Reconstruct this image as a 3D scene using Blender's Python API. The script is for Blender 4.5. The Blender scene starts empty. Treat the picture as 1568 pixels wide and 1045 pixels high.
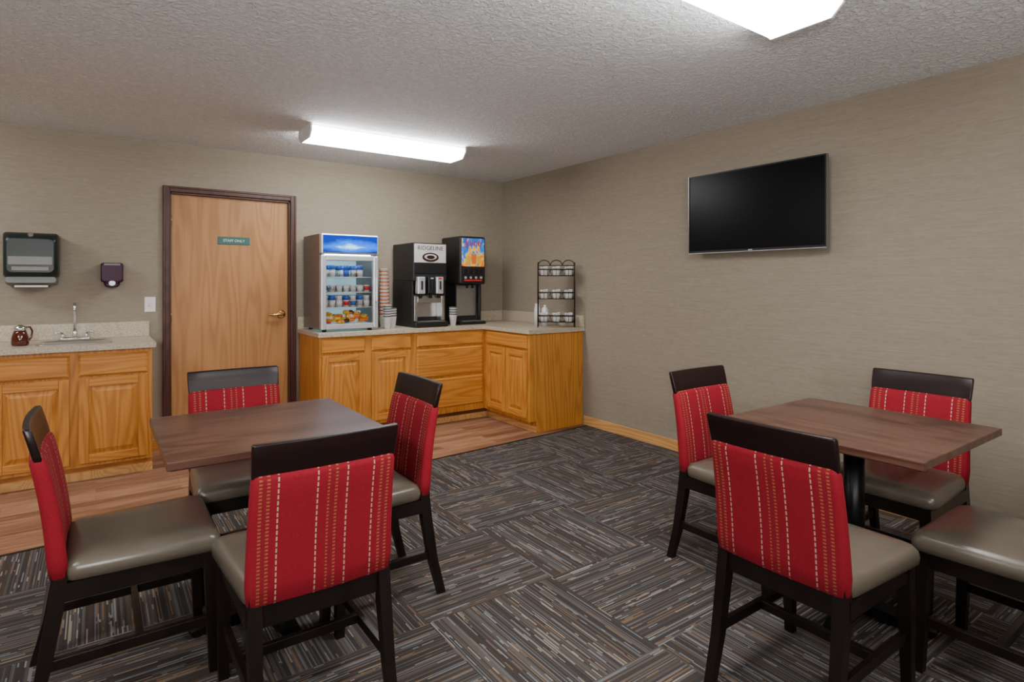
import bpy, bmesh, math, random
from mathutils import Vector, Matrix
random.seed(7)
S = bpy.context.scene
COL = S.collection

# ------------------------------------------------------------------ materials
def newmat(name):
    m = bpy.data.materials.new(name); m.use_nodes = True
    nt = m.node_tree
    return m, nt, nt.nodes["Principled BSDF"]

def N(nt, typ, **kw):
    n = nt.nodes.new(typ)
    for k, v in kw.items(): setattr(n, k, v)
    return n

def setin(nt, sock, v):
    if isinstance(v, bpy.types.NodeSocket): nt.links.new(v, sock)
    else: sock.default_value = v

def M(nt, op, a, b=0.0, c=0.0):
    n = N(nt, 'ShaderNodeMath', operation=op)
    setin(nt, n.inputs[0], a); setin(nt, n.inputs[1], b); setin(nt, n.inputs[2], c)
    return n.outputs[0]

def MIX(nt, f, a, b):
    n = N(nt, 'ShaderNodeMix', data_type='RGBA')
    setin(nt, n.inputs[0], f)
    for s, v in ((n.inputs[6], a), (n.inputs[7], b)):
        if isinstance(v, tuple) and len(v) == 3: v = (*v, 1)
        setin(nt, s, v)
    return n.outputs[2]

def objco(nt):
    return N(nt, 'ShaderNodeTexCoord').outputs['Object']

def mapping(nt, vec, scale=(1, 1, 1), loc=(0, 0, 0)):
    n = N(nt, 'ShaderNodeMapping'); nt.links.new(vec, n.inputs[0])
    n.inputs['Scale'].default_value = scale; n.inputs['Location'].default_value = loc
    return n.outputs[0]

def noise(nt, vec, scale=5, detail=3, rough=0.5, dist=0.0):
    n = N(nt, 'ShaderNodeTexNoise'); nt.links.new(vec, n.inputs['Vector'])
    n.inputs['Scale'].default_value = scale; n.inputs['Detail'].default_value = detail
    n.inputs['Roughness'].default_value = rough; n.inputs['Distortion'].default_value = dist
    return n.outputs[0]

def ramp(nt, fac, stops, interp='LINEAR'):
    n = N(nt, 'ShaderNodeValToRGB'); n.color_ramp.interpolation = interp
    el = n.color_ramp.elements
    while len(el) < len(stops): el.new(0.5)
    for e, (p, c) in zip(el, stops):
        e.position = p; e.color = (*c, 1) if len(c) == 3 else c
    nt.links.new(fac, n.inputs[0])
    return n.outputs[0]

def bump(nt, p, h, strength=0.3, dist=0.01):
    n = N(nt, 'ShaderNodeBump'); n.inputs['Strength'].default_value = strength
    n.inputs['Distance'].default_value = dist
    nt.links.new(h, n.inputs['Height']); nt.links.new(n.outputs[0], p.inputs['Normal'])

def plain(name, col, rough=0.5, metal=0.0, var=0.06, emis=None, es=0.0, coat=0.0, spec=0.5):
    m, nt, p = newmat(name)
    v = noise(nt, objco(nt), 14, 3)
    c2 = tuple(max(0, c * (1 - var)) for c in col); c1 = tuple(min(1, c * (1 + var)) for c in col)
    nt.links.new(ramp(nt, v, [(0.3, c2), (0.7, c1)]), p.inputs['Base Color'])
    p.inputs['Roughness'].default_value = rough; p.inputs['Metallic'].default_value = metal
    p.inputs['Coat Weight'].default_value = coat; p.inputs['Specular IOR Level'].default_value = spec
    if emis:
        p.inputs['Emission Color'].default_value = (*emis, 1); p.inputs['Emission Strength'].default_value = es
    return m

def wood(name, c_dark, c_light, axis='z', rough=0.4, rings=24, scale=3.0, pore=0.5, contrast=1.0, coat=0.0, spec=0.5):
    m, nt, p = newmat(name)
    co = objco(nt)
    sc = {'x': (.11, 1, 1), 'y': (1, .11, 1), 'z': (1, 1, .11)}[axis]
    n1 = noise(nt, mapping(nt, co, sc, (3.1, 1.7, 5.3)), scale, 2, 0.45)
    s = M(nt, 'SINE', M(nt, 'MULTIPLY', n1, rings * 6.28))
    s = M(nt, 'MULTIPLY_ADD', s, 0.5, 0.5)
    s = M(nt, 'POWER', s, 1.6)
    sc2 = {'x': (4, 160, 160), 'y': (160, 4, 160), 'z': (160, 160, 4)}[axis]
    n2 = noise(nt, mapping(nt, co, sc2), 1.0, 2, 0.6)
    f = M(nt, 'ADD', M(nt, 'MULTIPLY', s, 0.42 * contrast), M(nt, 'MULTIPLY', n2, pore))
    n3 = noise(nt, co, 2.5, 2)
    f = M(nt, 'ADD', f, M(nt, 'MULTIPLY_ADD', n3, 0.3, -0.1))
    c = ramp(nt, f, [(0.1, c_light), (0.95, c_dark)])
    nt.links.new(c, p.inputs['Base Color'])
    p.inputs['Roughness'].default_value = rough; p.inputs['Specular IOR Level'].default_value = spec
    p.inputs['Coat Weight'].default_value = coat; p.inputs['Coat Roughness'].default_value = 0.2
    bump(nt, p, n2, 0.08, 0.002)
    return m

# oak cabinets
OD, OL = (0.31, 0.100, 0.014), (0.62, 0.262, 0.048)
oak_z = wood('oak_vertical', OD, OL, 'z', 0.40, coat=0.1, contrast=.85, rings=18, scale=4, spec=.35)
oak_x = wood('oak_horizontal', OD, OL, 'x', 0.40, coat=0.1, contrast=.85, rings=18, scale=4, spec=.35)
oak_y = wood('oak_horizontal_side', OD, OL, 'y', 0.38, coat=0.15, contrast=.75)
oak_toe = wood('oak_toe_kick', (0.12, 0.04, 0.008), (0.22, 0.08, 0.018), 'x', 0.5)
base_oak = wood('baseboard_oak', (0.44, 0.20, 0.055), (0.68, 0.38, 0.14), 'y', 0.45)
door_wood = wood('door_oak', (0.28, 0.118, 0.036), (0.46, 0.225, 0.082), 'z', 0.42, rings=14, scale=4, contrast=.8, spec=.35)
frame_wood = wood('door_frame_wood', (0.030, 0.010, 0.006), (0.080, 0.027, 0.016), 'z', 0.4, spec=.35)
table_x = wood('table_walnut', (0.045, 0.018, 0.012), (0.130, 0.062, 0.043), 'x', 0.30, rings=10, scale=5, pore=0.6, spec=.4)
table_edge = plain('table_edge_dark', (0.05, 0.028, 0.022), 0.4)
espresso = wood('espresso_wood', (0.004, 0.0025, 0.002), (0.011, 0.006, 0.005), 'z', 0.36, rings=6, spec=.35)
espresso_red = wood('espresso_slab', (0.004, 0.002, 0.002), (0.015, 0.006, 0.006), 'x', 0.30, rings=6, spec=.28)
black_metal = plain('black_powder_metal', (0.012, 0.012, 0.013), 0.35, 0.6)
chrome = plain('chrome', (0.75, 0.75, 0.76), 0.15, 1.0)
steel = plain('brushed_steel', (0.50, 0.49, 0.48), 0.32, 1.0)
brass = plain('brass', (0.62, 0.40, 0.15), 0.25, 1.0)
white_pl = plain('white_plastic', (0.72, 0.71, 0.69), 0.4)
white_metal = plain('white_enamel', (0.80, 0.80, 0.80), 0.4)
paper = plain('white_paper', (0.68, 0.67, 0.66), 0.7)
black_pl = plain('black_plastic', (0.010, 0.010, 0.011), 0.4, spec=.35)
dark_side = plain('machine_side_dark', (0.016, 0.015, 0.015), 0.42, spec=.35)
grey_side = plain('cooler_side_grey', (0.17, 0.145, 0.135), 0.4, 0.3)
silver = plain('silver_plastic', (0.55, 0.56, 0.58), 0.3, 0.5)
red_pl = plain('red_plastic', (0.55, 0.015, 0.015), 0.4)
yellow_pl = plain('yellow_pack', (0.80, 0.45, 0.04), 0.4)
orange_pl = plain('orange_pack', (0.75, 0.18, 0.02), 0.4)
blue_pl = plain('blue_pack', (0.03, 0.10, 0.45), 0.4)
green_sign = plain('teal_sign', (0.008, 0.10, 0.085), 0.4)
bean = plain('coffee_brown', (0.03, 0.012, 0.008), 0.3)
screen_mat = plain('tv_screen_glass', (0.002, 0.002, 0.0025), 0.28, spec=0.12)
smoke = plain('smoked_plastic', (0.014, 0.020, 0.018), 0.3, spec=.25)
purple = plain('smoked_burgundy_plastic', (0.040, 0.008, 0.026), 0.35, spec=.2)
grey_pl = plain('grey_plastic', (0.13, 0.13, 0.115), 0.35)
syrup = plain('syrup_amber', (0.07, 0.008, 0.003), 0.08, coat=0.6)
bronze = plain('bronze_wire', (0.05, 0.04, 0.03), 0.35, 0.9)
cream = plain('cream_panel', (0.50, 0.47, 0.46), 0.4)
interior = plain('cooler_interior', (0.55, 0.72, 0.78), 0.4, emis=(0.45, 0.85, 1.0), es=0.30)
lens_mat = plain('light_lens', (0.9, 0.9, 0.9), 0.4, emis=(1.0, 0.995, 0.98), es=31.0)
strip_mat = plain('cooler_lamp', (0.9, 0.9, 0.9), 0.4, emis=(0.7, 0.93, 1.0), es=14.0)

def glass_mat():
    m, nt, p = newmat('clear_pane')
    out = nt.nodes['Material Output']
    t = N(nt, 'ShaderNodeBsdfTransparent'); g = N(nt, 'ShaderNodeBsdfGlossy')
    g.inputs['Roughness'].default_value = 0.04
    f = N(nt, 'ShaderNodeFresnel'); f.inputs[0].default_value = 1.35
    mx = N(nt, 'ShaderNodeMixShader')
    nt.links.new(f.outputs[0], mx.inputs[0]); nt.links.new(t.outputs[0], mx.inputs[1]); nt.links.new(g.outputs[0], mx.inputs[2])
    nt.links.new(mx.outputs[0], out.inputs[0])
    return m
pane = glass_mat()

# wallpaper
m, nt, p = newmat('wallpaper_grasscloth'); wall_mat = m
co = objco(nt)
a = noise(nt, mapping(nt, co, (5, 5, 230)), 1.0, 3, 0.6)
b = noise(nt, mapping(nt, co, (22, 22, 60)), 1.0, 2, 0.5)
f = M(nt, 'ADD', M(nt, 'MULTIPLY', a, 0.65), M(nt, 'MULTIPLY', b, 0.35))
nt.links.new(ramp(nt, f, [(0.3, (0.232, 0.194, 0.146)), (0.7, (0.312, 0.262, 0.202))]), p.inputs['Base Color'])
p.inputs['Roughness'].default_value = 0.75
p.inputs['Specular IOR Level'].default_value = 0.3
bump(nt, p, f, 0.2, 0.002)

# ceiling
m, nt, p = newmat('ceiling_knockdown'); ceil_mat = m
co = objco(nt)
a = noise(nt, co, 40, 4, 0.6, 0.6); h = ramp(nt, a, [(0.42, (0, 0, 0)), (0.60, (1, 1, 1))])
nt.links.new(ramp(nt, a, [(0.35, (0.755, 0.765, 0.775)), (0.65, (0.88, 0.89, 0.90))]), p.inputs['Base Color'])
p.inputs['Roughness'].default_value = 0.9
bump(nt, p, h, 0.75, 0.010)

# vinyl planks
m, nt, p = newmat('vinyl_wood_planks'); vinyl = m
co = objco(nt)
br = N(nt, 'ShaderNodeTexBrick'); nt.links.new(co, br.inputs['Vector'])
br.inputs['Scale'].default_value = 1.0; br.inputs['Brick Width'].default_value = 0.9; br.inputs['Row Height'].default_value = 0.085
br.inputs['Mortar Size'].default_value = 0.0015; br.inputs['Color1'].default_value = (0.0, 0, 0, 1); br.inputs['Color2'].default_value = (1, 1, 1, 1)
br.inputs['Mortar'].default_value = (0.2, 0.2, 0.2, 1)
n1 = noise(nt, mapping(nt, co, (3.0, 42, 1)), 1.0, 4, 0.65)
f = M(nt, 'ADD', M(nt, 'MULTIPLY', br.outputs[0], 0.34), M(nt, 'MULTIPLY', n1, 1.05))
nt.links.new(ramp(nt, f, [(0.38, (0.105, 0.046, 0.024)), (0.68, (0.255, 0.125, 0.070)), (0.98, (0.44, 0.255, 0.155))]), p.inputs['Base Color'])
p.inputs['Roughness'].default_value = 0.40; p.inputs['Specular IOR Level'].default_value = 0.35

# carpet tiles
m, nt, p = newmat('carpet_tiles'); carpet = m
co = objco(nt)
sx = N(nt, 'ShaderNodeSeparateXYZ'); nt.links.new(co, sx.inputs[0])
TS = 0.61
X = M(nt, 'ADD', sx.outputs[0], 20 * TS - 0.435); Y = M(nt, 'ADD', sx.outputs[1], 20 * TS - 0.19)
ix = M(nt, 'FLOOR', M(nt, 'DIVIDE', X, TS)); iy = M(nt, 'FLOOR', M(nt, 'DIVIDE', Y, TS))
par = M(nt, 'MODULO', M(nt, 'ADD', ix, iy), 2.0)
inv = M(nt, 'SUBTRACT', 1.0, par)
s = M(nt, 'ADD', M(nt, 'MULTIPLY', X, par), M(nt, 'MULTIPLY', Y, inv))
l = M(nt, 'ADD', M(nt, 'MULTIPLY', Y, par), M(nt, 'MULTIPLY', X, inv))
sid = M(nt, 'FLOOR', M(nt, 'DIVIDE', s, 0.0050))
tid = M(nt, 'ADD', M(nt, 'MULTIPLY', ix, 7.13), M(nt, 'MULTIPLY', iy, 3.71))
cv = N(nt, 'ShaderNodeCombineXYZ')
nt.links.new(sid, cv.inputs[0]); nt.links.new(tid, cv.inputs[1])
wn = N(nt, 'ShaderNodeTexWhiteNoise', noise_dimensions='2D'); nt.links.new(cv.outputs[0], wn.inputs['Vector'])
base = ramp(nt, wn.outputs[0], [(0.0, (0.048, 0.041, 0.038)), (0.30, (0.092, 0.078, 0.070)), (0.50, (0.074, 0.050, 0.037)),
      (0.64, (0.120, 0.103, 0.094)), (0.80, (0.052, 0.048, 0.049)), (0.92, (0.14, 0.147, 0.16))], 'CONSTANT')
cv2 = N(nt, 'ShaderNodeCombineXYZ')
nt.links.new(M(nt, 'MULTIPLY', l, 4.2), cv2.inputs[0]); nt.links.new(M(nt, 'MULTIPLY', sid, 5.37), cv2.inputs[1]); nt.links.new(tid, cv2.inputs[2])
dn = noise(nt, cv2.outputs[0], 1.0, 2, 0.5)
seg = M(nt, 'GREATER_THAN', dn, 0.60)
wn2 = N(nt, 'ShaderNodeTexWhiteNoise', noise_dimensions='2D')
cv3 = N(nt, 'ShaderNodeCombineXYZ'); nt.links.new(tid, cv3.inputs[0]); nt.links.new(sid, cv3.inputs[1]); nt.links.new(cv3.outputs[0], wn2.inputs['Vector'])
lc = ramp(nt, wn2.outputs[0], [(0, (0.42, 0.365, 0.30)), (0.33, (0.26, 0.275, 0.29)), (0.68, (0.27, 0.165, 0.095))], 'CONSTANT')
colr = MIX(nt, M(nt, 'MULTIPLY', seg, 0.72), base, lc)
fine = noise(nt, co, 420, 2, 0.7)
colr = MIX(nt, M(nt, 'MULTIPLY', fine, 0.42), colr, (0.036, 0.031, 0.028))
nt.links.new(colr, p.inputs['Base Color']); p.inputs['Roughness'].default_value = 0.95
p.inputs['Specular IOR Level'].default_value = 0.1
bump(nt, p, fine, 0.5, 0.004)

# laminate
m, nt, p = newmat('laminate_counter'); lam = m
co = objco(nt)
a = noise(nt, co, 90, 5, 0.75)
nt.links.new(ramp(nt, a, [(0.35, (0.30, 0.225, 0.155)), (0.5, (0.46, 0.385, 0.285)), (0.68, (0.56, 0.495, 0.39))]), p.inputs['Base Color'])
p.inputs['Roughness'].default_value = 0.35

# leather seat
m, nt, p = newmat('taupe_vinyl'); leather = m
co = objco(nt)
a = noise(nt, co, 220, 3, 0.6); b = noise(nt, co, 5, 2)
nt.links.new(ramp(nt, b, [(0.3, (0.092, 0.075, 0.056)), (0.7, (0.116, 0.095, 0.072))]), p.inputs['Base Color'])
p.inputs['Roughness'].default_value = 0.28
bump(nt, p, a, 0.12, 0.001)

# striped red fabric
m, nt, p = newmat('red_striped_fabric'); fabric = m
co = objco(nt)
sx = N(nt, 'ShaderNodeSeparateXYZ'); nt.links.new(co, sx.inputs[0])
X, Z = sx.outputs[0], sx.outputs[2]
wv = noise(nt, mapping(nt, co, (300, 300, 900)), 1.0, 2, 0.6)
red = ramp(nt, wv, [(0.3, (0.185, 0.0055, 0.013)), (0.7, (0.275, 0.013, 0.025))])
def band(c, w): return M(nt, 'COMPARE', X, c, w)
def mx(*a):
    r = a[0]
    for q in a[1:]: r = M(nt, 'MAXIMUM', r, q)
    return r
def dash(per, duty, off=0.0):
    return M(nt, 'LESS_THAN', M(nt, 'FRACT', M(nt, 'DIVIDE', M(nt, 'ADD', Z, 10 + off), per)), duty)
tan_m = M(nt, 'MULTIPLY', mx(band(-.183, .0042), band(-.163, .0042), band(.020, .0038), band(-.002, .003), band(.158, .0042), band(.180, .0042)), dash(0.0105, 0.45))
tan_l = M(nt, 'MULTIPLY', mx(band(-.173, .0022), band(.009, .0022), band(.169, .0022)), dash(0.0105, 0.5, 0.005))
wht = M(nt, 'MULTIPLY', mx(band(-.138, .0021), band(-.033, .0021), band(.052, .0021), band(.132, .0021)), dash(0.017, 0.7))
c = MIX(nt, M(nt, 'MULTIPLY', tan_m, 0.55), red, (0.32, 0.19, 0.07))
c = MIX(nt, M(nt, 'MULTIPLY', tan_l, 0.6), c, (0.08, 0.03, 0.02))
c = MIX(nt, M(nt, 'MULTIPLY', wht, 0.78), c, (0.48, 0.38, 0.27))
nt.links.new(c, p.inputs['Base Color']); p.inputs['Roughness'].default_value = 0.85
p.inputs['Specular IOR Level'].default_value = 0.15
bump(nt, p, wv, 0.25, 0.001)

# cooler header graphic
m, nt, p = newmat('cooler_header_graphic'); header = m
co = objco(nt)
sx = N(nt, 'ShaderNodeSeparateXYZ'); nt.links.new(co, sx.inputs[0])
n1 = noise(nt, mapping(nt, co, (6, 6, 14)), 1.0, 4, 0.6)
fz = M(nt, 'MULTIPLY', M(nt, 'ABSOLUTE', M(nt, 'SUBTRACT', sx.outputs[2], 0.715)), 11.0)
fz = M(nt, 'ADD', fz, M(nt, 'MULTIPLY_ADD', n1, 0.9, -0.45))
fx = M(nt, 'MULTIPLY', M(nt, 'ABSOLUTE', sx.outputs[0]), 1.6)
cc = ramp(nt, M(nt, 'ADD', fz, fx), [(0.08, (0.35, 0.72, 1.0)), (0.35, (0.006, 0.14, 0.75)), (0.85, (0.001, 0.018, 0.24))])
nt.links.new(cc, p.inputs['Base Color']); nt.links.new(cc, p.inputs['Emission Color']); p.inputs['Emission Strength'].default_value = 0.7
p.inputs['Roughness'].default_value = 0.3; p.inputs['Specular IOR Level'].default_value = 0.2

# juice graphic
m, nt, p = newmat('juice_graphic'); juiceg = m
co = objco(nt)
sx = N(nt, 'ShaderNodeSeparateXYZ'); nt.links.new(co, sx.inputs[0])
n1 = noise(nt, mapping(nt, co, (12, 12, 9)), 1.0, 2, 0.5, 1.5)
n1 = M(nt, 'ADD', n1, M(nt, 'MULTIPLY', M(nt, 'SUBTRACT', 0.74, sx.outputs[2]), 0.9))
cc = ramp(nt, n1, [(0.30, (0.008, 0.07, 0.48)), (0.48, (0.03, 0.22, 0.70)), (0.54, (0.85, 0.50, 0.03)), (0.66, (0.85, 0.22, 0.01)), (0.8, (0.4, 0.03, 0.01))])
nt.links.new(cc, p.inputs['Base Color']); nt.links.new(cc, p.inputs['Emission Color']); p.inputs['Emission Strength'].default_value = 0.35
p.inputs['Roughness'].default_value = 0.3; p.inputs['Specular IOR Level'].default_value = 0.2

# ------------------------------------------------------------------ mesh builder
def rr(w, d, r, z, oy=0.0, ox=0.0, n=4, m=0, curv=0.0):
    pts = []
    cs = [(w/2-r, d/2-r, 0), (-(w/2-r), d/2-r, 90), (-(w/2-r), -(d/2-r), 180), (w/2-r, -(d/2-r), 270)]
    for k, (cx, cy, a0) in enumerate(cs):
        for i in range(n+1):
            a = math.radians(a0 + 90*i/n)
            pts.append((cx + r*math.cos(a), cy + r*math.sin(a)))
        if m and k in (0, 2):
            x0 = pts[-1][0]; y0 = pts[-1][1]; x1 = -x0
            for j in range(1, m): pts.append((x0 + (x1-x0)*j/m, y0))
    return [Vector((x+ox, y + oy - curv*(1-(x/(w/2))**2), z)) for x, y in pts]

class B:
    def __init__(s): s.bm = bmesh.new(); s.mats = []
    def mi(s, mat):
        if mat not in s.mats: s.mats.append(mat)
        return s.mats.index(mat)
    def _mark(s, faces, mat, smooth):
        i = s.mi(mat)
        for f in faces: f.material_index = i; f.smooth = smooth
    def box(s, c, d, mat, bevel=0.0, seg=2, rot=None):
        r = bmesh.ops.create_cube(s.bm, size=1.0)
        vs = r['verts']
        for v in vs: v.co = Vector((v.co.x*d[0], v.co.y*d[1], v.co.z*d[2]))
        if bevel > 0:
            es = list({e for v in vs for e in v.link_edges})
            r2 = bmesh.ops.bevel(s.bm, geom=es, offset=min(bevel, min(d)*0.49), segments=seg, profile=0.5, affect='EDGES')
            vs = list({v for f in r2['faces'] for v in f.verts} | {v for v in vs if v.is_valid})
        fs = {f for v in vs for f in v.link_faces}
        for v in vs:
            co = v.co
            if rot: co = rot @ co
            v.co = co + Vector(c)
        s._mark(fs, mat, False)
    def b2(s, a, b, mat, bevel=0.0, seg=2):
        s.box([(a[i]+b[i])/2 for i in range(3)], [abs(b[i]-a[i]) for i in range(3)], mat, bevel, seg)
    def loft(s, rings, mat, smooth=True, cap=True, closed=True):
        vr = [[s.bm.verts.new(p) for p in ring] for ring in rings]
        fs = []
        n = len(vr[0])
        for a, b in zip(vr, vr[1:]):
            for i in range(n if closed else n-1):
                j = (i+1) % n
                fs.append(s.bm.faces.new((a[i], a[j], b[j], b[i])))
        s._mark(fs, mat, smooth)
        if cap:
            c1 = s.bm.faces.new(list(reversed(vr[0]))); c2 = s.bm.faces.new(vr[-1])
            s._mark([c1, c2], mat, False)
        return fs
    def frame(s, p0, p1):
        d = (Vector(p1)-Vector(p0)).normalized()
        up = Vector((0, 0, 1)) if abs(d.z) < 0.9 else Vector((0, 1, 0))
        x = d.cross(up).normalized(); y = x.cross(d).normalized()
        return d, x, y
    def cyl(s, p0, p1, r0, mat, r1=None, seg=20, cap=True):
        r1 = r0 if r1 is None else r1
        d, x, y = s.frame(p0, p1)
        R = []
        for p_, r_ in ((p0, r0), (p1, r1)):
            R.append([Vector(p_) + x*r_*math.cos(-2*math.pi*i/seg) + y*r_*math.sin(-2*math.pi*i/seg) for i in range(seg)])
        s.loft(R, mat, True, cap)
    def lathe(s, prof, c, mat, seg=20, cap=True):
        s.loft([[Vector((c[0]+r*math.cos(2*math.pi*i/seg), c[1]+r*math.sin(2*math.pi*i/seg), c[2]+z)) for i in range(seg)] for r, z in prof], mat, True, cap)
    def tube(s, pts, r, mat, seg=8, closed=False):
        pts = [Vector(q) for q in pts]; n = len(pts); R = []
        px = None
        for i in range(n):
            a = pts[(i-1) % n] if (closed or i > 0) else pts[i]
            b = pts[(i+1) % n] if (closed or i < n-1) else pts[i]
            d = (b-a).normalized()
            if px is None:
                up = Vector((0, 0, 1)) if abs(d.z) < 0.9 else Vector((0, 1, 0))
                x = d.cross(up).normalized()
            else: x = (px - d*px.dot(d)).normalized()
            px = x; y = x.cross(d)
            R.append([pts[i] + x*r*math.cos(-2*math.pi*k/seg) + y*r*math.sin(-2*math.pi*k/seg) for k in range(seg)])
        if closed: R.append(R[0])
        s.loft(R, mat, True, not closed)
    def sweep_sq(s, stations, mat):
        """stations: (x,y,z,wx,wy)"""
        s.loft([[Vector((x-wx/2, y-wy/2, z)), Vector((x+wx/2, y-wy/2, z)), Vector((x+wx/2, y+wy/2, z)), Vector((x-wx/2, y+wy/2, z))] for x, y, z, wx, wy in stations], mat, False)
    def poly(s, pts, z0, z1, mat):
        s.loft([[Vector((x, y, z0)) for x, y in pts], [Vector((x, y, z1)) for x, y in pts]], mat, False)
    def nest(s, x0, x1, z0, z1, y0, levels, mat, outer_mat=None):
        rings = []
        for ins, dep in levels:
            a, b, c, d = x0+ins, x1-ins, z0+ins, z1-ins
            rings.append([Vector((a, y0-dep, c)), Vector((b, y0-dep, c)), Vector((b, y0-dep, d)), Vector((a, y0-dep, d))])
        s.loft(rings, mat, False)
    def mesh(s, name):
        bmesh.ops.recalc_face_normals(s.bm, faces=s.bm.faces)
        me = bpy.data.meshes.new(name); s.bm.to_mesh(me); s.bm.free()
        for m_ in s.mats: me.materials.append(m_)
        return me
    def done(s, name, loc=(0, 0, 0), rz=0.0, parent=None):
        ob = bpy.data.objects.new(name, s.mesh(name)); COL.objects.link(ob)
        ob.location = loc; ob.rotation_euler = (0, 0, rz)
        if parent: ob.parent = parent
        return ob

def empty(name, loc=(0, 0, 0), rz=0.0):
    e = bpy.data.objects.new(name, None); COL.objects.link(e); e.location = loc; e.rotation_euler = (0, 0, rz)
    e.empty_display_size = 0.1
    return e

def text(name, body, size, loc, mat, parent, rot=(math.pi/2, 0, 0), ext=0.0008):
    cu = bpy.data.curves.new(name, 'FONT'); cu.body = body; cu.size = size; cu.extrude = ext
    cu.align_x = 'CENTER'; cu.align_y = 'CENTER'
    ob = bpy.data.objects.new(name, cu); COL.objects.link(ob); cu.materials.append(mat)
    ob.location = loc; ob.rotation_euler = rot; ob.parent = parent
    return ob

# ------------------------------------------------------------------ room
XR, YB, XL, YF, H = 3.70, 5.38, -3.2, -2.6, 2.44
T = 0.12
def ye(x): return 3.71 + 0.068*(x+0.37)      # carpet / vinyl line
b = B(); b.poly([(XL, ye(XL)), (XR, ye(XR)), (XR, YB+T), (XL, YB+T)], -0.1, 0.0, vinyl); b.done('floor')
b = B(); b.poly([(XL, YF), (XR, YF), (XR, ye(XR)), (XL, ye(XL))], -0.1, 0.002, carpet); b.done('floor_carpet')
b = B(); b.poly([(XL, ye(XL)-.010), (XR, ye(XR)-.010), (XR, ye(XR)+.010), (XL, ye(XL)+.010)], -0.001, 0.005, black_pl); b.done('trim_1')
b = B(); b.b2((XL-T, YF-T, H), (XR+T, YB+T, H+0.1), ceil_mat); b.done('ceiling')
b = B(); b.b2((XR, YF-T, -0.1), (XR+T, YB+T, H), wall_mat); b.done('wall_right')
b = B(); b.b2((XL-T, YF-T, -0.1), (XL, YB+T, H), wall_mat); b.done('wall_left')
b = B(); b.b2((XL, YF-T, -0.1), (XR, YF, H), wall_mat); b.done('wall_front')
DX0, DX1, DZ = 0.478, 1.407, 2.045   # door opening
b = B()
b.b2((XL, YB, 0), (DX0, YB+T, H), wall_mat); b.b2((DX1, YB, 0), (XR, YB+T, H), wall_mat)
b.b2((DX0, YB, DZ), (DX1, YB+T, H), wall_mat); b.done('wall_back')

def baseboard(name, a, c, mat):
    b = B(); b.b2(a, c, mat, 0.004); b.done(name)
baseboard('baseboard_right', (XR-0.014, YF, 0.002), (XR, 4.03, 0.085), base_oak)
baseboard('baseboard_back', (0.345, YB-0.014, 0), (0.435, YB, 0.085), oak_x)
baseboard('baseboard_left', (XL, YF, 0.002), (XL+0.014, YB, 0.085), base_oak)
baseboard('baseboard_front', (XL+0.014, YF, 0.002), (XR-0.014, YF+0.014, 0.085), oak_x)

# door
d = empty('door_1', ((DX0+DX1)/2, YB, 0))
cx = (DX0+DX1)/2
b = B(); b.b2((DX0-cx+.012, 0.035, 0.008), (DX1-cx-.012, 0.078, DZ-.012), door_wood, 0.002); b.done('door_slab', parent=d)
b = B()
hw = (DX1-DX0)/2
for sgn in (-1, 1):
    b.b2((sgn*hw, -0.022, 0), (sgn*(hw+0.048), 0.0, DZ+0.048), frame_wood, 0.005)
    b.b2((sgn*(hw-0.012), -0.004, 0), (sgn*hw, 0.10, DZ), frame_wood)
    b.b2((sgn*(hw+0.030), -0.028, 0), (sgn*(hw+0.048), 0.0, DZ+0.048), frame_wood, 0.004)
b.b2((-hw, -0.022, DZ), (hw, 0, DZ+0.048), frame_wood, 0.005)
b.b2((-hw, -0.028, DZ+0.030), (hw, 0, DZ+0.048), frame_wood, 0.004)
b.b2((-hw, -0.004, DZ-0.012), (hw, 0.10, DZ), frame_wood)
b.b2((-hw, 0.08, 0), (hw, 0.118, DZ), black_pl)
b.done('door_casing', parent=d)
b = B()
hx, hz = 1.338-cx, 1.04
b.lathe([(0.038, 0), (0.038, 0.004), (0.028, 0.014)], (0, 0, 0), brass, 24)
for v in b.bm.verts: v.co = Vector((v.co.x+hx, 0.035-v.co.z, v.co.y+hz))
b.cyl((hx, 0.03, hz), (hx, -0.025, hz), 0.013, brass)
b.tube([(hx+.012, -0.022, hz-.002), (hx, -0.024, hz), (hx-0.03, -0.028, hz+.003), (hx-0.07, -0.026, hz-.002), (hx-0.115, -0.020, hz+.004)], 0.0115, brass, 10)
b.done('lever_handle', parent=d)
b = B()
for z in (0.25, 1.05, 1.82): b.cyl((-hw+.012, 0.03, z-.045), (-hw+.012, 0.03, z+.045), 0.007, brass)
b.done('hinges', parent=d)
sg = empty('door_sign', (0.955, YB+0.035, 1.675))
b = B(); b.b2((-0.125, -0.006, -0.033), (0.125, 0, 0.033), green_sign, 0.003); b.done('plate', parent=sg)
text('lettering', 'STAFF ONLY', 0.030, (0, -0.0065, 0), white_pl, sg)

# ------------------------------------------------------------------ cabinets
DRAW = [(0, 0), (0, .011), (.012, .02), (.014, .02)]
def cab_door(b, x0, x1, z0, z1, y0):
    """five-piece raised panel door facing -Y"""
    w = .055
    b.b2((x0, y0-.020, z0), (x0+w, y0, z1), oak_z, .003); b.b2((x1-w, y0-.020, z0), (x1, y0, z1), oak_z, .003)
    b.b2((x0+w, y0-.0195, z0), (x1-w, y0, z0+w), oak_x, .003); b.b2((x0+w, y0-.0195, z1-w), (x1-w, y0, z1), oak_x, .003)
    b.nest(x0+w-.001, x1-w+.001, z0+w-.001, z1-w+.001, y0, [(0, 0), (0, .008), (.010, .008), (.036, .018), (.038, .018)], oak_z)
CT = 0.905
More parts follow.
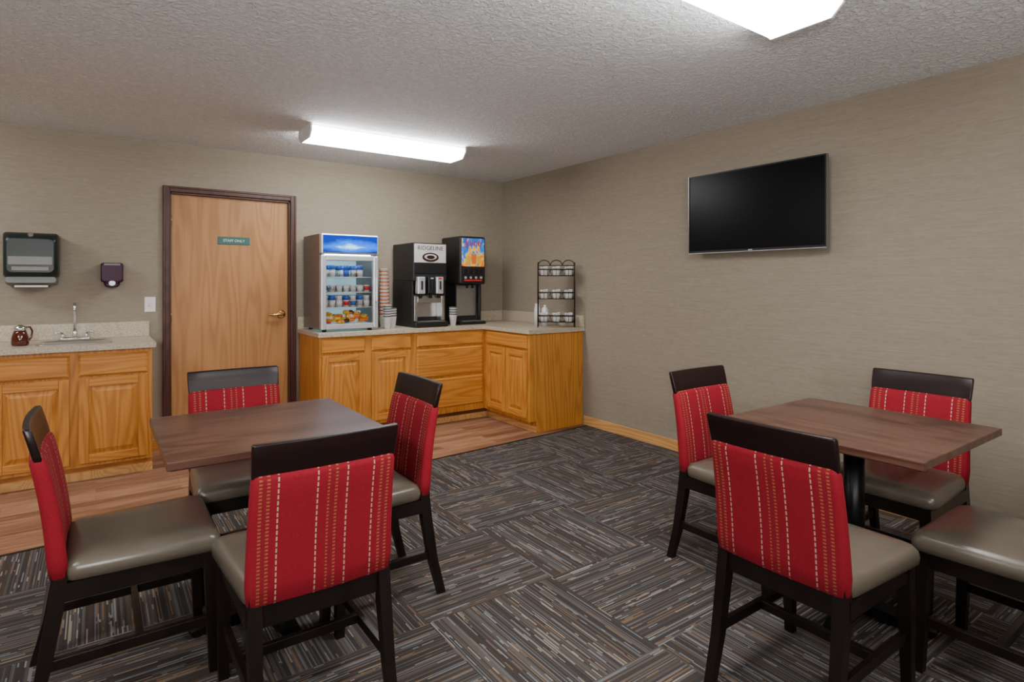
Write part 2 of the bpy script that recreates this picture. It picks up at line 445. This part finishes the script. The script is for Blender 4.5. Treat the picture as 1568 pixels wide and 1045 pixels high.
# sink cabinet (against back wall)
sc = empty('sink_base_cabinet', (-0.5, 4.78, 0))
x0, x1 = -0.90, 0.82   # local
b = B()
b.b2((x0, 0, 0.10), (x1, 0.02, 0.87), oak_z)                 # face frame
b.b2((x1-0.018, 0.02, 0.10), (x1, 0.595, 0.87), oak_z); b.b2((x0, 0.02, 0.10), (x0+0.018, 0.595, 0.87), oak_z)
b.b2((x0+.018, 0.58, 0.10), (x1-.018, 0.595, 0.87), oak_z); b.b2((x0+.018, 0.02, 0.10), (x1-.018, 0.58, 0.12), oak_x)
b.b2((x0, 0.06, 0), (x1, 0.595, 0.10), oak_x)
b.b2((x0, 0.052, 0.0), (x1+.004, 0.06, 0.055), base_oak)
b.done('carcass', parent=sc)
b = B()
for k in range(4):
    xr = 0.792 - k*0.434
    if xr-0.386 < x0: break
    b.nest(xr-0.386, xr, 0.70, 0.845, 0, DRAW, oak_x)
b.done('drawer_fronts', parent=sc)
b = B()
for k in range(4):
    xr = 0.792 - k*0.434
    if xr-0.386 < x0: break
    cab_door(b, xr-0.386, xr, 0.125, 0.685, 0)
b.done('door_panels', parent=sc)
b = B()  # counter with sink cut-out; local
sx0, sx1, sy0, sy1 = 0.205, 0.565, 0.10, 0.40
cy0, cy1, cx0, cx1 = -0.035, 0.598, x0-.01, 0.84
b.b2((cx0, cy0, 0.87), (sx0, cy1, CT), lam); b.b2((sx1, cy0, 0.87), (cx1, cy1, CT), lam)
b.b2((sx0, cy0, 0.87), (sx1, sy0, CT), lam); b.b2((sx0, sy1, 0.87), (sx1, cy1, CT), lam)
b.done('countertop', parent=sc)
b = B(); b.b2((cx0-.5, 5.358, CT), (cx1-.5, 5.378, CT+0.115), lam, 0.003); b.done('backsplash')
sk = empty('bar_sink', (-0.115, 5.03, CT+0.001))
b = B()
b.loft([rr(.41, .345, .045, 0), rr(.41, .345, .045, .004), rr(.395, .33, .04, .006), rr(.34, .275, .04, .003), rr(.325, .26, .05, -.02), rr(.30, .235, .06, -.13), rr(.05, .05, .024, -.135)], steel)
b.cyl((0, 0, -.134), (0, 0, -.130), .02, chrome)
b.done('basin', parent=sk)
fc = empty('bar_faucet', (-0.125, 5.29, CT+.001))
b = B()
b.loft([rr(.19, .05, .024, 0), rr(.19, .05, .024, .012), rr(.17, .036, .017, .02)], chrome)
b.cyl((0, 0, .015), (0, 0, .07), .014, chrome, .011)
pts = [(0, 0, .06), (0, 0, .22)] + [(0, -.045+.045*math.cos(a), .22+.045*math.sin(a)) for a in [math.pi*i/8 for i in range(1, 9)]] + [(0, -.09, .19)]
b.tube(pts, .0085, chrome, 12)
for sgn in (-1, 1):
    b.cyl((sgn*.07, 0, .015), (sgn*.07, 0, .045), .013, chrome, .010)
    b.tube([(sgn*.07, 0, .048), (sgn*.09, -.015, .055), (sgn*.115, -.03, .056)], .006, chrome)
b.done('spout_and_handles', parent=fc)

# L-shaped beverage cabinet
lc_ = empty('corner_base_cabinet', (0, 0, 0))
CX0, CYF, LX, LY = 1.482, 4.79, 3.08, 4.055
b = B()
b.b2((CX0, CYF, 0.10), (LX, YB-.002, 0.87), oak_z)
b.b2((LX, LY, 0.10), (XR-.002, YB-.002, 0.87), oak_z)
b.b2((LX+.075, LY, 0.0), (XR-.002, YB-.002, 0.10), oak_z)
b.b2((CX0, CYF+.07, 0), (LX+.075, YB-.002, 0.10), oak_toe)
b.b2((CX0, CYF+.060, 0), (LX+.067, CYF+.07, 0.05), base_oak)
b.b2((LX+.067, LY, 0), (LX+.075, CYF+.07, 0.05), base_oak)
b.done('carcass', parent=lc_)
b = B()
b.nest(1.50, 1.868, .735, .858, CYF, DRAW, oak_x); b.nest(1.925, 2.297, .735, .858, CYF, DRAW, oak_x)
b.nest(2.352, 3.058, .735, .858, CYF, DRAW, oak_x)
b.nest(2.352, 3.058, .455, .715, CYF, DRAW, oak_x); b.nest(2.352, 3.058, .16, .435, CYF, DRAW, oak_x)
b.done('drawer_fronts', parent=lc_)
b = B()
cab_door(b, 1.50, 1.868, .13, .718, CYF); cab_door(b, 1.925, 2.297, .13, .718, CYF)
b.done('door_panels', parent=lc_)
side = empty('side_run', (LX, LY, 0), -math.pi/2); side.parent = lc_
b = B()   # local x -> world -Y ; origin at (LX,LY)
b.nest(-.672, -.03, .735, .858, 0, DRAW, oak_x); b.done('side_drawer', parent=side)
b = B()
cab_door(b, -.672, -.355, .13, .718, 0); cab_door(b, -.345, -.03, .13, .718, 0); b.done('side_doors', parent=side)
b = B()
e = .03
b.poly([(CX0-.015, CYF-e), (LX-e, CYF-e), (LX-e, LY-e), (XR-.002, LY-e), (XR-.002, YB-.002), (CX0-.015, YB-.002)], .872, CT, lam)
b.done('countertop', parent=lc_)
b = B(); b.b2((CX0-.015, YB-.022, CT), (XR-.002, YB-.002, CT+.11), lam, .003); b.done('backsplash')
b = B(); b.b2((XR-.022, LY-e, CT), (XR-.002, YB-.023, CT+.11), lam, .003); b.done('backsplash')
CU = CT + .001
# ------------------------------------------------------------------ beverage cooler
fr = empty('beverage_cooler', (1.765, 5.095, CU))
b = B()
b.b2((-.25, -.20, .02), (-.225, .25, .82), grey_side, .004); b.b2((.225, -.20, .02), (.25, .25, .82), grey_side, .004)
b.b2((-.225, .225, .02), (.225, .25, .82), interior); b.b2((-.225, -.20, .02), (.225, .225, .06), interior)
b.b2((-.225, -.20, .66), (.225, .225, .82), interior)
b.b2((-.25, -.255, .655), (.25, -.20, .825), silver, .012)
b.b2((-.25, -.20, .819), (.25, .25, .825), grey_side, .002)
for x in (-.2, .2):
    for y in (-.17, .2): b.cyl((x, y, 0), (x, y, .02), .018, black_pl)
b.done('cabinet_shell', parent=fr)
b = B(); b.b2((-.236, -.262, .670), (.236, -.254, .814), header, .006); b.done('header_panel', parent=fr)
b = B()
b.b2((-.25, -.25, .022), (-.205, -.203, .645), silver, .008); b.b2((.205, -.25, .022), (.25, -.203, .645), silver, .008)
b.b2((-.205, -.25, .022), (.205, -.203, .065), silver, .006); b.b2((-.205, -.25, .60), (.205, -.203, .645), silver, .006)
b.b2((.222, -.275, .25), (.236, -.25, .45), silver, .005)
b.done('door_frame', parent=fr)
b = B(); b.b2((-.206, -.232, .064), (.206, -.228, .602), pane); b.done('door_glass', parent=fr)
b = B()
for z in (.20, .33, .46):
    for k in range(12): b.cyl((-.22+.04*k, -.18, z), (-.22+.04*k, .22, z), .002, white_metal, seg=6)
    b.cyl((-.22, -.18, z), (.22, -.18, z), .004, white_metal, seg=6)
b.b2((-.2, -.195, .642), (.2, -.17, .655), strip_mat)
b.done('shelves', parent=fr)
b = B()
for z, kind in ((.204, 0), (.334, 1), (.464, 2)):
    for r_ in range(4):
        for k in range(7):
            x = -.185+.061*k; y = -.15+.09*r_
            mt = [white_pl, blue_pl, paper, silver, white_pl, paper, red_pl][(k*2 + r_ + kind) % 7]
            if kind == 2 and k % 4 == 2: continue
            b.lathe([(.021, 0), (.026, .055), (.027, .06)], (x, y, z), paper if kind != 2 else mt, 12)
            b.lathe([(.0235, .015), (.0265, .050)], (x, y, z), mt, 12)
            if kind == 0 or (kind == 2 and k % 2): b.lathe([(.021, .061), (.025, .10)], (x, y, z), [white_pl, blue_pl][k % 2], 12)
b.done('yogurt_cups', parent=fr)
b = B()
for k in range(60):
    x = random.uniform(-.18, .18); y = random.uniform(-.17, .0); z = .075 + random.uniform(0, .085)
    rot = Matrix.Rotation(random.uniform(-1, 1), 3, 'Z') @ Matrix.Rotation(random.uniform(-.8, .8), 3, 'X')
    b.box((x, y, z), (.055, .04, .028), random.choice([red_pl, yellow_pl, orange_pl, yellow_pl, paper, yellow_pl, bean]), .01, 2, rot)
b.done('snack_packs', parent=fr)

# ------------------------------------------------------------------ coffee dispenser
cf = empty('coffee_dispenser', (2.545, 5.115, CU))
b = B()
b.b2((-.175, -.225, .43), (.175, .225, .785), dark_side, .008)      # head
b.b2((-.175, -.10, .0), (.175, .225, .43), dark_side, .004)         # column
b.b2((-.175, -.20, .05), (-.160, -.10, .43), dark_side); b.b2((.160, -.20, .05), (.175, -.10, .43), dark_side)
b.b2((-.175, -.27, .0), (.175, -.10, .05), black_pl, .012)
b.b2((-.14, -.262, .05), (.14, -.12, .056), steel)
b.b2((-.155, -.112, .09), (.155, -.10, .30), steel, .003)
b.b2((-.158, -.215, .06), (-.125, -.112, .29), steel, .004); b.b2((.125, -.215, .06), (.158, -.112, .29), steel, .004)
b.b2((-.125, -.215, .225), (.125, -.19, .29), steel, .004)
b.done('body', parent=cf)
b = B()
b.b2((-.165, -.231, .60), (.165, -.224, .775), cream, .003)
b.b2((-.165, -.231, .50), (.165, -.225, .59), black_pl, .003)
b.done('graphic_panel', parent=cf)
b = B()
rs = []
for i in range(24):
    a = 2*math.pi*i/24; rs.append((.085*math.cos(a), .043*math.sin(a)))
b.loft([[Vector((x, -.2312, z+.652)) for x, z in rs], [Vector((x, -.234, z+.652)) for x, z in rs]], bean)
b.loft([[Vector((x*.75, -.2338, z*.62+.655)) for x, z in rs], [Vector((x*.75, -.236, z*.62+.655)) for x, z in rs]], cream)
b.loft([[Vector((x*.5, -.2358, z*.42+.652)) for x, z in rs], [Vector((x*.5, -.2375, z*.42+.652)) for x, z in rs]], bean)
b.done('cup_graphic', parent=cf)
text('lettering', 'RIDGELINE', .055, (0, -.2315, .735), black_pl, cf)
b = B()
for x in (-.105, 0.0, .085):
    w = .038
    mt = black_pl if x == 0 else silver
    b.b2((x-w, -.262, .31), (x+w, -.20, .47), mt, .008)
    b.cyl((x, -.235, .27), (x, -.235, .315), .014, black_pl)
    b.b2((x-.008, -.275, .35), (x+.008, -.26, .43), black_pl, .003)
    b.box((x, -.264, .455), (.03, .004, .014), red_pl if x > 0 else silver)
b.done('dispense_valves', parent=cf)

# ------------------------------------------------------------------ juice dispenser
ju = empty('juice_dispenser', (3.05, 5.14, CU))
b = B()
b.b2((-.15, -.19, .40), (.15, .19, .875), dark_side, .02, 4)
b.b2((-.135, -.04, .03), (.135, .19, .42), dark_side, .004)
b.b2((-.15, -.20, .0), (.15, .19, .03), black_pl, .008)
b.b2((-.12, -.19, .03), (.12, -.05, .036), steel)
b.b2((-.12, -.05, .08), (.12, -.04, .39), steel, .003)
b.b2((-.15, -.10, .03), (-.135, -.04, .40), black_pl); b.b2((.135, -.10, .03), (.15, -.04, .40), black_pl)
b.done('body', parent=ju)
b = B(); b.b2((-.13, -.197, .575), (.13, -.189, .855), juiceg, .004); b.done('graphic_panel', parent=ju)
b = B()
for k, x in enumerate((-.055, .005, .06)):
    h = .08 + .02*(k % 2)
    b.loft([[Vector((x-.022, -.1975, .60)), Vector((x+.022, -.1975, .60)), Vector((x+.030, -.1975, .60+h)), Vector((x-.030, -.1975, .60+h))],
            [Vector((x-.022, -.2, .60)), Vector((x+.022, -.2, .60)), Vector((x+.030, -.2, .60+h)), Vector((x-.030, -.2, .60+h))]], yellow_pl if k != 1 else orange_pl, False)
b.done('glass_graphics', parent=ju)
text('lettering', 'Juice', .10, (0, -.199, .81), red_pl, ju)
b = B()
for k in range(4):
    x = -.09+.06*k
    b.b2((x-.022, -.196, .50), (x+.022, -.19, .55), black_pl, .003)
    b.cyl((x, -.196, .465), (x, -.203, .465), .013, silver, seg=14)
    if k in (1, 2): b.cyl((x, -.13, .36), (x, -.13, .405), .014, black_pl)
b.b2((-.10, -.20, .43), (.10, -.189, .445), red_pl)
b.done('buttons_and_nozzles', parent=ju)

# ------------------------------------------------------------------ cup stacks
def cupstack(name, loc, n, r=.038, step=.011, hgt=.09, mat=paper, band=None, every=3):
    b = B()
    b.lathe([(r*.72, 0), (r, hgt), (r*1.05, hgt+.002), (r*1.05, hgt+.005)], (0, 0, 0), mat, 18)
    for i in range(1, n):
        z = hgt + .005 + step*(i-1)
        b.lathe([(r*.93, z), (r*.97, z+step*.45), (r*1.06, z+step*.55), (r*1.06, z+step*.85)], (0, 0, 0), band if (band and i % every == 0) else mat, 18)
    b.done(name, loc)
cupstack('paper_cup_stack', (2.13, 4.92, CU), 12, .036, band=grey_pl, every=2)
cupstack('paper_cup_stack', (2.215, 5.00, CU), 9, .036, band=grey_pl, every=2)
cupstack('paper_cup_stack', (2.18, 5.12, CU), 42, .040, band=orange_pl)
cupstack('paper_cup_stack', (2.25, 5.25, CU), 34, .040, band=red_pl)
cupstack('paper_cup_stack', (2.795, 4.90, CU), 9, .036, band=grey_pl, every=2)

# ------------------------------------------------------------------ wire condiment rack
rk = empty('condiment_rack', (3.50, 4.20, CU), math.radians(-40))
b = B()
W, D = .34, .13
TZ = (.05, .265, .48)
for sx_ in (-W/2, W/2):
    arch = [(sx_, -D/2, 0), (sx_, -D/2, .56)] + [(sx_, -D/2*math.cos(a), .56+.045*math.sin(a)) for a in [math.pi*i/8 for i in range(1, 8)]] + [(sx_, D/2, .56), (sx_, D/2, 0)]
    b.tube(arch, .0045, bronze)
for z in TZ:
    for y in (-D/2, D/2):
        b.tube([(-W/2, y, z), (W/2, y, z)], .0035, bronze); b.tube([(-W/2, y, z+.055), (W/2, y, z+.055)], .0035, bronze)
    for k in range(3):
        cxx = -W/3 + W/3*k
        for zz, rr_ in ((z, .046), (z+.06, .055)):
            b.tube([(cxx+rr_*math.cos(t), rr_*math.sin(t)-.01, zz) for t in [2*math.pi*i/16 for i in range(16)]], .0035, bronze, 6, True)
        for q in range(8):
            t = 2*math.pi*q/8
            b.tube([(cxx+.046*math.cos(t), .046*math.sin(t)-.01, z), (cxx+.055*math.cos(t), .055*math.sin(t)-.01, z+.06)], .0025, bronze, 5)
for k in range(3):
    cxx = -W/3 + W/3*k
    b.tube([(cxx+.055*math.cos(t), 0, .575+.05*math.sin(t)) for t in [math.pi*i/10 for i in range(11)]], .0045, bronze, 6)
b.tube([(-W/2, 0, .575), (W/2, 0, .575)], .0035, bronze)
b.done('wire_frame', parent=rk)
b = B()
for z in TZ:
    for k in range(3):
        cxx = -W/3 + W/3*k
        b.lathe([(.036, .003), (.048, .058), (.046, .060), (.03, .05)], (cxx, -.01, z), white_pl, 16)
        for q in range(7):
            t = q*2.4
            rot = Matrix.Rotation(t, 3, 'Z') @ Matrix.Rotation(.5, 3, 'X')
            b.box((cxx+.024*math.cos(t), -.01+.024*math.sin(t), z+.066+.005*(q % 3)), (.03, .022, .018), paper if q % 2 else cream, .003, 1, rot)
b.done('creamer_packs', parent=rk)
b = B()
b.lathe([(.03, 0), (.032, .15), (.026, .17), (.012, .18), (.012, .20)], (0, 0, 0), white_pl, 18)
b.done('sugar_pourer', (3.525, 4.40, CU))
b = B(); b.lathe([(.028, 0), (.030, .16), (.022, .19), (.022, .21)], (0, 0, 0), paper, 18); b.done('creamer_bottle', (3.485, 4.47, CU))

# ------------------------------------------------------------------ syrup pitcher
b = B()
b.lathe([(.040, 0), (.047, .01), (.046, .05), (.036, .085), (.030, .10)], (0, 0, 0), syrup, 24)
b.lathe([(.033, .098), (.034, .112), (.026, .130), (.008, .136)], (0, 0, 0), chrome, 24)
b.tube([(.03, 0, .12), (.055, 0, .118), (.066, 0, .09), (.060, 0, .05), (.045, 0, .03)], .006, syrup, 8)
b.done('syrup_pitcher', (-0.405, 4.98, CU), 0.4)

# ------------------------------------------------------------------ wall dispensers
pt = empty('paper_towel_dispenser', (-0.365, YB-.001, 1.30))
b = B()
def rrv(w, r, y, z0, z1):
    pts = rr(w, z1-z0, r, 0)
    return [Vector((q.x, -y, q.y+(z0+z1)/2)) for q in pts]
b.loft([rrv(.30, .02, 0, .055, .365), rrv(.30, .02, .15, .055, .365), rrv(.285, .03, .195, .065, .345), rrv(.25, .03, .215, .09, .32)], smoke)
b.loft([rrv(.28, .015, 0, 0, .06), rrv(.28, .015, .13, .005, .06), rrv(.27, .015, .17, .02, .06)], grey_pl)
b.done('housing', parent=pt)
b = B()
b.b2((-.10, -.222, .10), (.10, -.212, .13), grey_pl, .003); b.b2((-.12, -.2185, .14), (.12, -.2125, .20), grey_pl, .003)
b.cyl((0, -.19, .345), (0, -.205, .35), .015, chrome)
b.b2((-.09, -.15, -.012), (.09, -.12, .002), paper)
b.done('front_details', parent=pt)
sp = empty('soap_dispenser', (0.098, YB-.001, 1.283))
b = B()
b.loft([rrv(.14, .015, 0, .04, .185), rrv(.14, .015, .07, .04, .185), rrv(.125, .02, .10, .05, .18)], purple)
b.loft([rrv(.10, .03, 0, 0, .07), rrv(.10, .03, .06, .0, .07), rrv(.08, .03, .085, .008, .06)], purple)
b.loft([rrv(.045, .02, .085, .012, .055), rrv(.04, .018, .10, .015, .05)], silver)
b.done('housing', parent=sp)
b = B(); b.b2((-.05, -.105, .165), (.05, -.098, .18), grey_pl, .002); b.done('label', parent=sp)
sw = empty('light_switch', (0.345, YB, 1.09))
b = B(); b.b2((-.037, -.006, 0), (.037, 0, .118), white_pl, .003); b.b2((-.006, -.014, .048), (.006, -.005, .070), white_pl, .002)
b.b2((-.012, -.0075, .040), (.012, -.005, .078), paper); b.done('plate', parent=sw)

# ------------------------------------------------------------------ television
tv = empty('wall_television', (3.70, 2.285, 1.535), -math.pi/2)
b = B()   # local x-> world -Y ; -y -> world -X
b.b2((-.505, -.085, 0), (.505, -.060, .57), black_pl, .004)
b.b2((-.35, -.060, .08), (.35, -.035, .45), black_pl, .01)
b.b2((-.20, -.035, .12), (.20, 0, .42), black_metal)
b.done('chassis', parent=tv)
b = B()
for a_, c_ in (((-.505, -.090, 0), (.505, -.083, .016)), ((-.505, -.090, .562), (.505, -.083, .57)), ((-.505, -.090, .016), (-.497, -.083, .562)), ((.497, -.090, .016), (.505, -.083, .562))):
    b.b2(a_, c_, black_pl)
b.b2((-.505, -.0905, -.003), (.505, -.070, .002), steel)
b.b2((.505, -.088, 0), (.507, -.062, .57), grey_pl); b.b2((-.508, -.088, 0), (-.505, -.062, .57), steel); b.b2((-.505, -.088, .57), (.505, -.062, .573), grey_pl)
b.box((0, -.091, .008), (.03, .002, .006), silver)
b.done('bezel', parent=tv)
b = B(); b.b2((-.497, -.0868, .016), (.497, -.084, .562), screen_mat); b.done('screen', parent=tv)

# ------------------------------------------------------------------ ceiling lights
def fixture(loc, w=.30, L=1.24):
    e_ = empty('ceiling_light', (loc[0], loc[1], H))
    b = B(); b.b2((-L/2, -w/2+.02, -.02), (L/2, w/2-.02, 0), white_metal)
    for sg_ in (-1, 1):
        pr = [(-w/2, -.0), (-w/2, -.05), (-w/2+.045, -.095), (w/2-.045, -.095), (w/2, -.05), (w/2, 0)]
        xa, xb = sg_*(L/2), sg_*(L/2+.012)
        b.loft([[Vector((xa, y, z)) for y, z in pr], [Vector((xb, y, z)) for y, z in pr]], white_metal, False)
    b.done('housing', parent=e_)
    b = B()
    pr = [(-w/2+.004, -.020), (-w/2+.004, -.048), (-w/2+.047, -.092), (w/2-.047, -.092), (w/2-.004, -.048), (w/2-.004, -.020)]
    b.loft([[Vector((-L/2, y, z)) for y, z in pr], [Vector((L/2, y, z)) for y, z in pr]], lens_mat, False)
    b.done('lens', parent=e_)
fixture((1.85, 4.28)); fixture((1.70, 1.25), .34)
fixture((-1.75, 4.28)); fixture((-1.6, 1.25)); fixture((1.7, -1.3)); fixture((-1.6, -1.3))
# unseen fill spots added behind the camera, aimed up to brighten the ceiling
def fill_spot(name, loc, tgt, pw, ang=150):
    l = bpy.data.lights.new(name, 'SPOT'); l.energy = pw; l.spot_size = math.radians(ang); l.spot_blend = 1.0
    l.shadow_soft_size = 0.15; l.color = (1, .995, .985)
    o = bpy.data.objects.new(name, l); COL.objects.link(o); o.location = loc
    o.rotation_euler = (Vector(tgt)-Vector(loc)).to_track_quat('-Z', 'Y').to_euler()
fill_spot('ceiling_fill', (-.6, -.5, 1.4), (0.2, 1.2, 2.44), 210)
fill_spot('ceiling_fill', (.9, -.9, 1.4), (1.6, 0.4, 2.44), 130)

# ------------------------------------------------------------------ tables
def table_meshes():
    b = B(); b.box((0, 0, .736), (.75, .75, .028), table_x, .003); b.box((0, 0, .7205), (.73, .73, .005), table_edge)
    top = b.mesh('table_top')
    b = B()
    b.cyl((0, 0, .03), (0, 0, .70), .038, black_metal, seg=28)
    b.lathe([(.085, .03), (.075, .05), (.045, .062), (.038, .07)], (0, 0, 0), black_metal, 28)
    b.box((0, 0, .709), (.36, .05, .018), black_metal, .003); b.box((0, 0, .7095), (.05, .36, .016), black_metal, .003)
    for k in range(4):
        a = math.pi/2*k; R = Matrix.Rotation(a, 3, 'Z')
        def ring(x, w, z0, z1): return [R @ Vector((x, -w/2, z0)), R @ Vector((x, w/2, z0)), R @ Vector((x, w/2, z1)), R @ Vector((x, -w/2, z1))]
        b.loft([ring(.0, .09, .014, .06), ring(.12, .075, .014, .05), ring(.26, .055, .012, .034), ring(.275, .045, .014, .03)], black_metal, False)
        p_ = R @ Vector((.25, 0, 0)); b.cyl((p_.x, p_.y, 0), (p_.x, p_.y, .014), .016, black_pl)
    base = b.mesh('table_pedestal')
    return top, base
TT, TB = table_meshes()
def table(loc, rz=0):
    e_ = empty('dining_table', loc, rz)
    for nm, me in (('table_top', TT), ('pedestal_base', TB)):
        o = bpy.data.objects.new(nm, me); COL.objects.link(o); o.parent = e_
        if nm == 'pedestal_base': o.rotation_euler = (0, 0, math.radians(8))
FZ = .002
table((.555, 2.485, FZ)); table((2.485, 1.115, FZ), math.pi/2)

# ------------------------------------------------------------------ chairs
def yb(z):  # centreline of back
    t = (z-.43)/.46
    return -.205 - .02*t - .055*t*t
def chair_meshes():
    out = {}
    b = B()
    w, dd = .44, .43; r = .035
    def ring(ins, z):
        base_ = rr(w-2*ins, dd-2*ins, max(.012, r-ins*.3), z, oy=.018, n=5, m=6)
        return [Vector((q.x*(1+.06*(q.y/.2)), q.y, q.z)) for q in base_]
    b.loft([ring(.012, .412), ring(.002, .420), ring(0, .440), ring(.003, .456), ring(.012, .470), ring(.030, .479), ring(.07, .485), ring(.13, .488)], leather)
    out['seat'] = b.mesh('seat')
    b = B()
    b.b2((-.195, .195, .36), (.195, .217, .414), espresso); b.b2((-.185, -.215, .36), (.185, -.193, .43), espresso)
    for sg_ in (-1, 1):
        b.b2((sg_*.185, -.20, .36), (sg_*.207, .20, .414), espresso)
        b.box((sg_*.19, -.022, .175), (.020, .43, .032), espresso, .002)
    b.box((0, -.0, .175), (.37, .02, .030), espresso, .002)
    for sg_ in (-1, 1):
        b.sweep_sq([(sg_*.196, .212, 0, .030, .030), (sg_*.196, .205, .20, .036, .036), (sg_*.192, .200, .413, .042, .042)], espresso)
        b.sweep_sq([(sg_*.192, -.285, 0, .028, .032), (sg_*.190, -.245, .15, .032, .036), (sg_*.188, -.215, .33, .036, .042), (sg_*.186, yb(.43), .43, .036, .040),
                    (sg_*.184, yb(.6), .6, .032, .026), (sg_*.182, yb(.8), .80, .028, .016)], espresso)
    out['frame'] = b.mesh('frame')
    b = B()
    def pr(z, wi, th, r_): return rr(wi, th, r_, z, oy=yb(z), n=4, m=8, curv=.012)
    zs = [.43 + .35*i/7 for i in range(8)]
    rings = [pr(.425, .395, .028, .012), pr(.432, .415, .044, .018)] + [pr(z, .424 - .014*(z-.43)/.35, .052 - .010*(z-.43)/.35, .018) for z in zs[1:]] + [pr(.792, .402, .034, .014), pr(.798, .39, .022, .010)]
    b.loft(rings, fabric)
    out['back_pad'] = b.mesh('back_pad')
    b = B()
    rings = [pr(.770, .400, .020, .006), pr(.80, .408, .022, .006), pr(.84, .412, .022, .006), pr(.882, .414, .021, .006), pr(.888, .408, .015, .005)]
    b.loft(rings, espresso_red)
    out['top_rail'] = b.mesh('top_rail')
    return out
CM = chair_meshes()
def chair(x, y, rz):
    e_ = empty('dining_chair', (x, y, FZ), rz)
    for nm, me in CM.items():
        o = bpy.data.objects.new(nm, me); COL.objects.link(o); o.parent = e_
P = math.pi
chair(.56, 2.885, P)                       # far side, left table
chair(.91, 2.39, P/2)                      # right side
chair(.54, 1.925, 0)                       # near
chair(.115, 2.40, -P/2)                    # left
chair(2.44, 1.555, P)                      # far side, right table
chair(2.905, 1.13, P/2)                    # wall side
chair(1.925, .99, -P/2)                    # near/left
chair(2.47, .60, 0)                        # right, cut by frame

# ------------------------------------------------------------------ world + camera
w = bpy.data.worlds.new('World'); S.world = w; w.use_nodes = True
w.node_tree.nodes['Background'].inputs[0].default_value = (0.05, 0.05, 0.05, 1)
cam = bpy.data.cameras.new('Camera'); co_ = bpy.data.objects.new('Camera', cam); COL.objects.link(co_)
cam.sensor_width = 36; cam.lens = 894/1568*36; cam.shift_y = -88.5/1568; cam.clip_start = .05
co_.location = (0, 0, 1.315); co_.rotation_euler = (P/2, 0, -math.radians(35.47))
S.camera = co_
